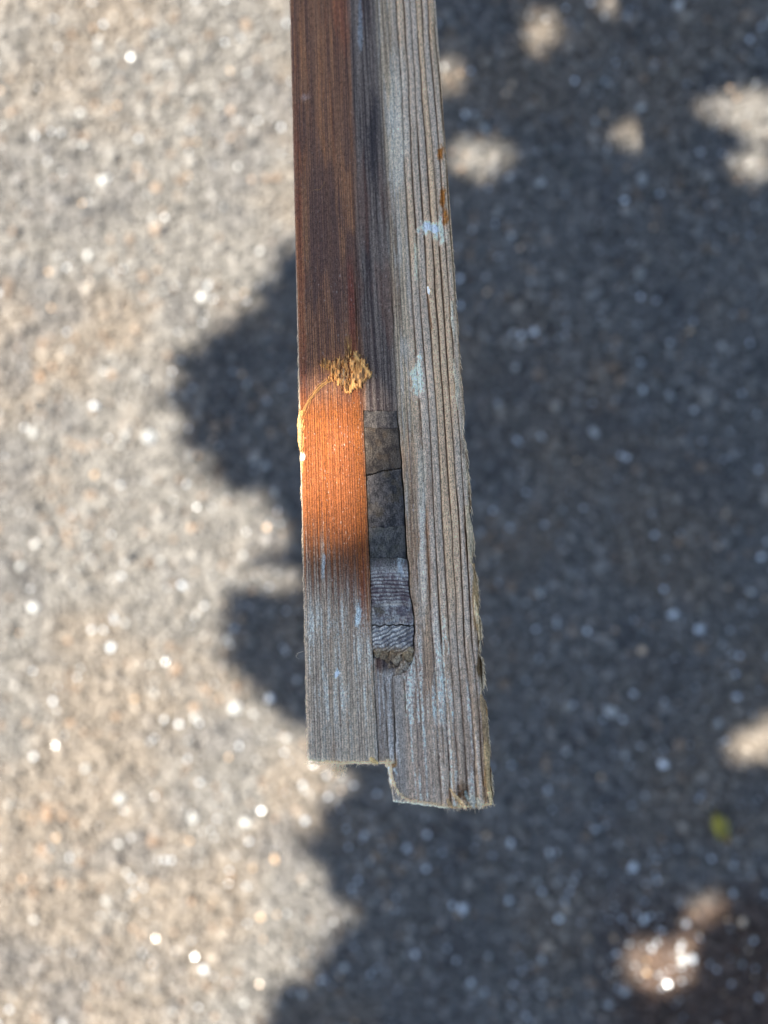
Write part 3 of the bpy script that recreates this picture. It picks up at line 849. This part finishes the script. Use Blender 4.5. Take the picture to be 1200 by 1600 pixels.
for _ in range(16):
    DAP.append((g2.uniform(600, 1200), g2.choice([g2.uniform(-900, -100), g2.uniform(1700, 2300)]), g2.uniform(15, 50), g2.uniform(12, 40)))

KEEP = 0.88
def shaded(P, c_id, size):
    """P: (n,3) points; True where the sun ray through them ends on ground that lies in shade"""
    t = P[:, 2] / S[2]
    gpt = P - S[None] * t[:, None]
    X = gpt[:, 0] / H * F + 600; Y = 800 - gpt[:, 1] / H * F
    ok = X > np.interp(Y, BY, BX) + 14 * (vnoise(X / 40, Y / 40, 88) - 0.5) + 64 * (vnoise(c_id, c_id * 0 + 7, 91) - 0.42)
    for cx, cy, rx, ry in DAP:
        ok &= ((X - cx) / rx) ** 2 + ((Y - cy) / ry) ** 2 > 1
    # the opening through which the sun reaches the brown half of the timber
    dn = (P - A0) @ NRM / (S @ NRM)
    b = P - S[None] * dn[:, None]
    d = H - b[:, 2]
    bx = b[:, 0] / d * F + 600; by = 800 - b[:, 1] / d * F
    hit = (((bx - 488) / 48) ** 2 + ((by - 708) / 104) ** 2 < 1 + 0.5 * (fbm(bx / 40, by / 40, 89, 2) - 0.5)) & (dn > 0)
    # the crown is thinner where it stands between the sun and the timber
    zone = (bx > 380) & (bx < 860) & (by > -200) & (by < 1350) & (dn > 0)
    zone &= ~((bx > 540) & (by > 560) & (by < 900))
    hit |= zone & ((vnoise(c_id, c_id * 0, 90) > KEEP))
    return ok & ~hit

RNG = np.random.default_rng(21)      # the crown keeps its own sequence
def leaf_layer(n, size, zlo, zhi, thr=1.0):
    X = RNG.uniform(220, 3650, n); Y = RNG.uniform(-1500, 3000, n)
    gp = np.stack([(X - 600) / F * H, -(Y - 800) / F * H, np.zeros(n)], -1)
    rr = np.hypot((X - 1850) / 1720, (Y - 750) / 2150)
    z = RNG.uniform(zlo, zhi, n) + 0.15 * (fbm(X / 200, Y / 200, 66, 2) - 0.5)
    z = z - 0.25 * np.clip(rr - 0.5, 0, 1)
    keep = rr < 1.05 + 0.25 * (fbm(X / 150, Y / 150, 65, 3) - 0.5)
    c = gp + S[None] * (z / S[2])[:, None]
    c = c[keep]; n = len(c)
    L = size * RNG.uniform(0.75, 1.25, n)
    # leaf frame
    nrm = np.stack([RNG.normal(0, 0.38, n), RNG.normal(0, 0.38, n), np.ones(n)], -1); nrm /= np.linalg.norm(nrm, axis=1)[:, None]
    dr = RNG.normal(0, 1, (n, 3)); dr[:, 2] *= 0.3
    dr -= nrm * (dr * nrm).sum(1)[:, None]; dr /= np.linalg.norm(dr, axis=1)[:, None]
    sd = np.cross(nrm, dr)
    loc = np.array([[0, -0.5, 0], [-0.27, -0.12, 0.06], [-0.2, 0.24, 0.05], [0, 0.5, -0.04], [0.2, 0.24, 0.05], [0.27, -0.12, 0.06]])
    V = c[:, None, :] + L[:, None, None] * (loc[None, :, :1] * sd[:, None, :] + loc[None, :, 1:2] * dr[:, None, :] + loc[None, :, 2:3] * nrm[:, None, :])
    ok = np.ones(n, bool)
    for j in range(6):
        ok &= shaded(c + (V[:, j] - c) * 0.62, np.arange(n) * 1.0, size)
    return V[ok]
Vs = np.concatenate([leaf_layer(40000, 0.085, 3.2, 4.2), leaf_layer(44000, 0.055, 3.1, 3.9), leaf_layer(60000, 0.034, 3.0, 3.5)])
nL = len(Vs)
base = (np.arange(nL) * 6)[:, None]
q = np.concatenate([base + np.array([[0, 3, 2, 1]]), base + np.array([[0, 5, 4, 3]])])
lc = mix(np.array([[0.045, 0.085, 0.022]]), np.array([[0.085, 0.12, 0.035]]), RNG.random(nL))
LEAF, nt, p = new_mat('tree_leaf')
at = nt.nodes.new('ShaderNodeVertexColor'); at.layer_name = 'Col'
nt.links.new(at.outputs[0], p.inputs['Base Color'])
p.inputs['Roughness'].default_value = 0.55
crown = link('crown', make_mesh('crown', Vs.reshape(-1, 3), quads=q, col=np.repeat(lc, 6, axis=0), smooth=False), LEAF, kind='stuff')
crown.parent = tree; crown.matrix_parent_inverse = tree.matrix_world.inverted(); crown.location = (0.35, -2.45, 0)

acc = Acc()
bc = np.array([0.11, 0.085, 0.065])
def limb(acc, pts, r0, r1, n=14, sides=9):
    pts = np.asarray(pts, float)
    t = np.linspace(0, 1, len(pts)); tt = np.linspace(0, 1, n)
    P = np.stack([np.interp(tt, t, pts[:, k]) for k in range(3)], -1)
    for _ in range(2): P[1:-1] = (P[:-2] + P[1:-1] * 2 + P[2:]) / 4
    P[1:-1] += RNG.normal(0, r0 * 0.12, (n - 2, 3))
    rad = (r0 + (r1 - r0) * tt) * (1 + 0.08 * RNG.normal(0, 1, n))
    v, q = tube(P, rad, sides); acc.add(v, q, bc * RNG.uniform(0.85, 1.15))
limb(acc, [(-0.35, 2.45, -0.1), (-0.36, 2.44, 0.5), (-0.44, 2.36, 1.3), (-0.6, 2.2, 2.3), (-1.0, 2.0, 3.3)], 0.13, 0.06, 18, 14)
tk = acc.mesh('trunk')
t1 = link('trunk', tk, BARK); t1.parent = tree; t1.location = (0.35, -2.45, 0)
for pts, r0 in [([(-0.6, 2.15, 2.3), (-1.0, 1.5, 2.8), (-1.15, 0.8, 3.05), (-1.2, 0.1, 3.15), (-1.2, -0.7, 3.2)], 0.045),
                ([(-0.55, 2.2, 2.1), (-0.45, 1.6, 2.8), (-0.3, 1.0, 3.0), (-0.2, 0.2, 3.1), (-0.2, -0.6, 3.1)], 0.045),
                ([(-0.45, 2.3, 1.5), (0.0, 2.0, 2.5), (0.2, 1.5, 2.9), (0.3, 0.8, 3.0)], 0.035),
                ([(-0.8, 1.9, 2.9), (-0.75, 1.0, 3.2), (-0.7, 0.2, 3.3), (-0.7, -0.8, 3.2)], 0.035)]:
    pts = [(p[0] - 0.3 * i / 4, p[1] + 0.08 * i / 4, p[2] + 0.25 + 0.3 * min(i, 2) / 2) for i, p in enumerate(pts)]
    acc = Acc(); limb(acc, pts, r0, 0.008)
    for _ in range(5):
        i = RNG.uniform(1.0, len(pts) - 1.2); a_ = int(i); f_ = i - a_
        p0 = np.array(pts[a_]) * (1 - f_) + np.array(pts[a_ + 1]) * f_
        p1 = p0 + np.array([RNG.uniform(-0.1, 0.4), RNG.uniform(-0.3, 0.3), RNG.uniform(0, 0.2)])
        limb(acc, [p0, (p0 + p1) / 2 + [0, 0, 0.03], p1], 0.012, 0.004, 7, 6)
    o = link('limb', acc.mesh('limb'), BARK); o.parent = tree; o.location = (0.35, -2.45, 0)
crown.matrix_parent_inverse.identity()
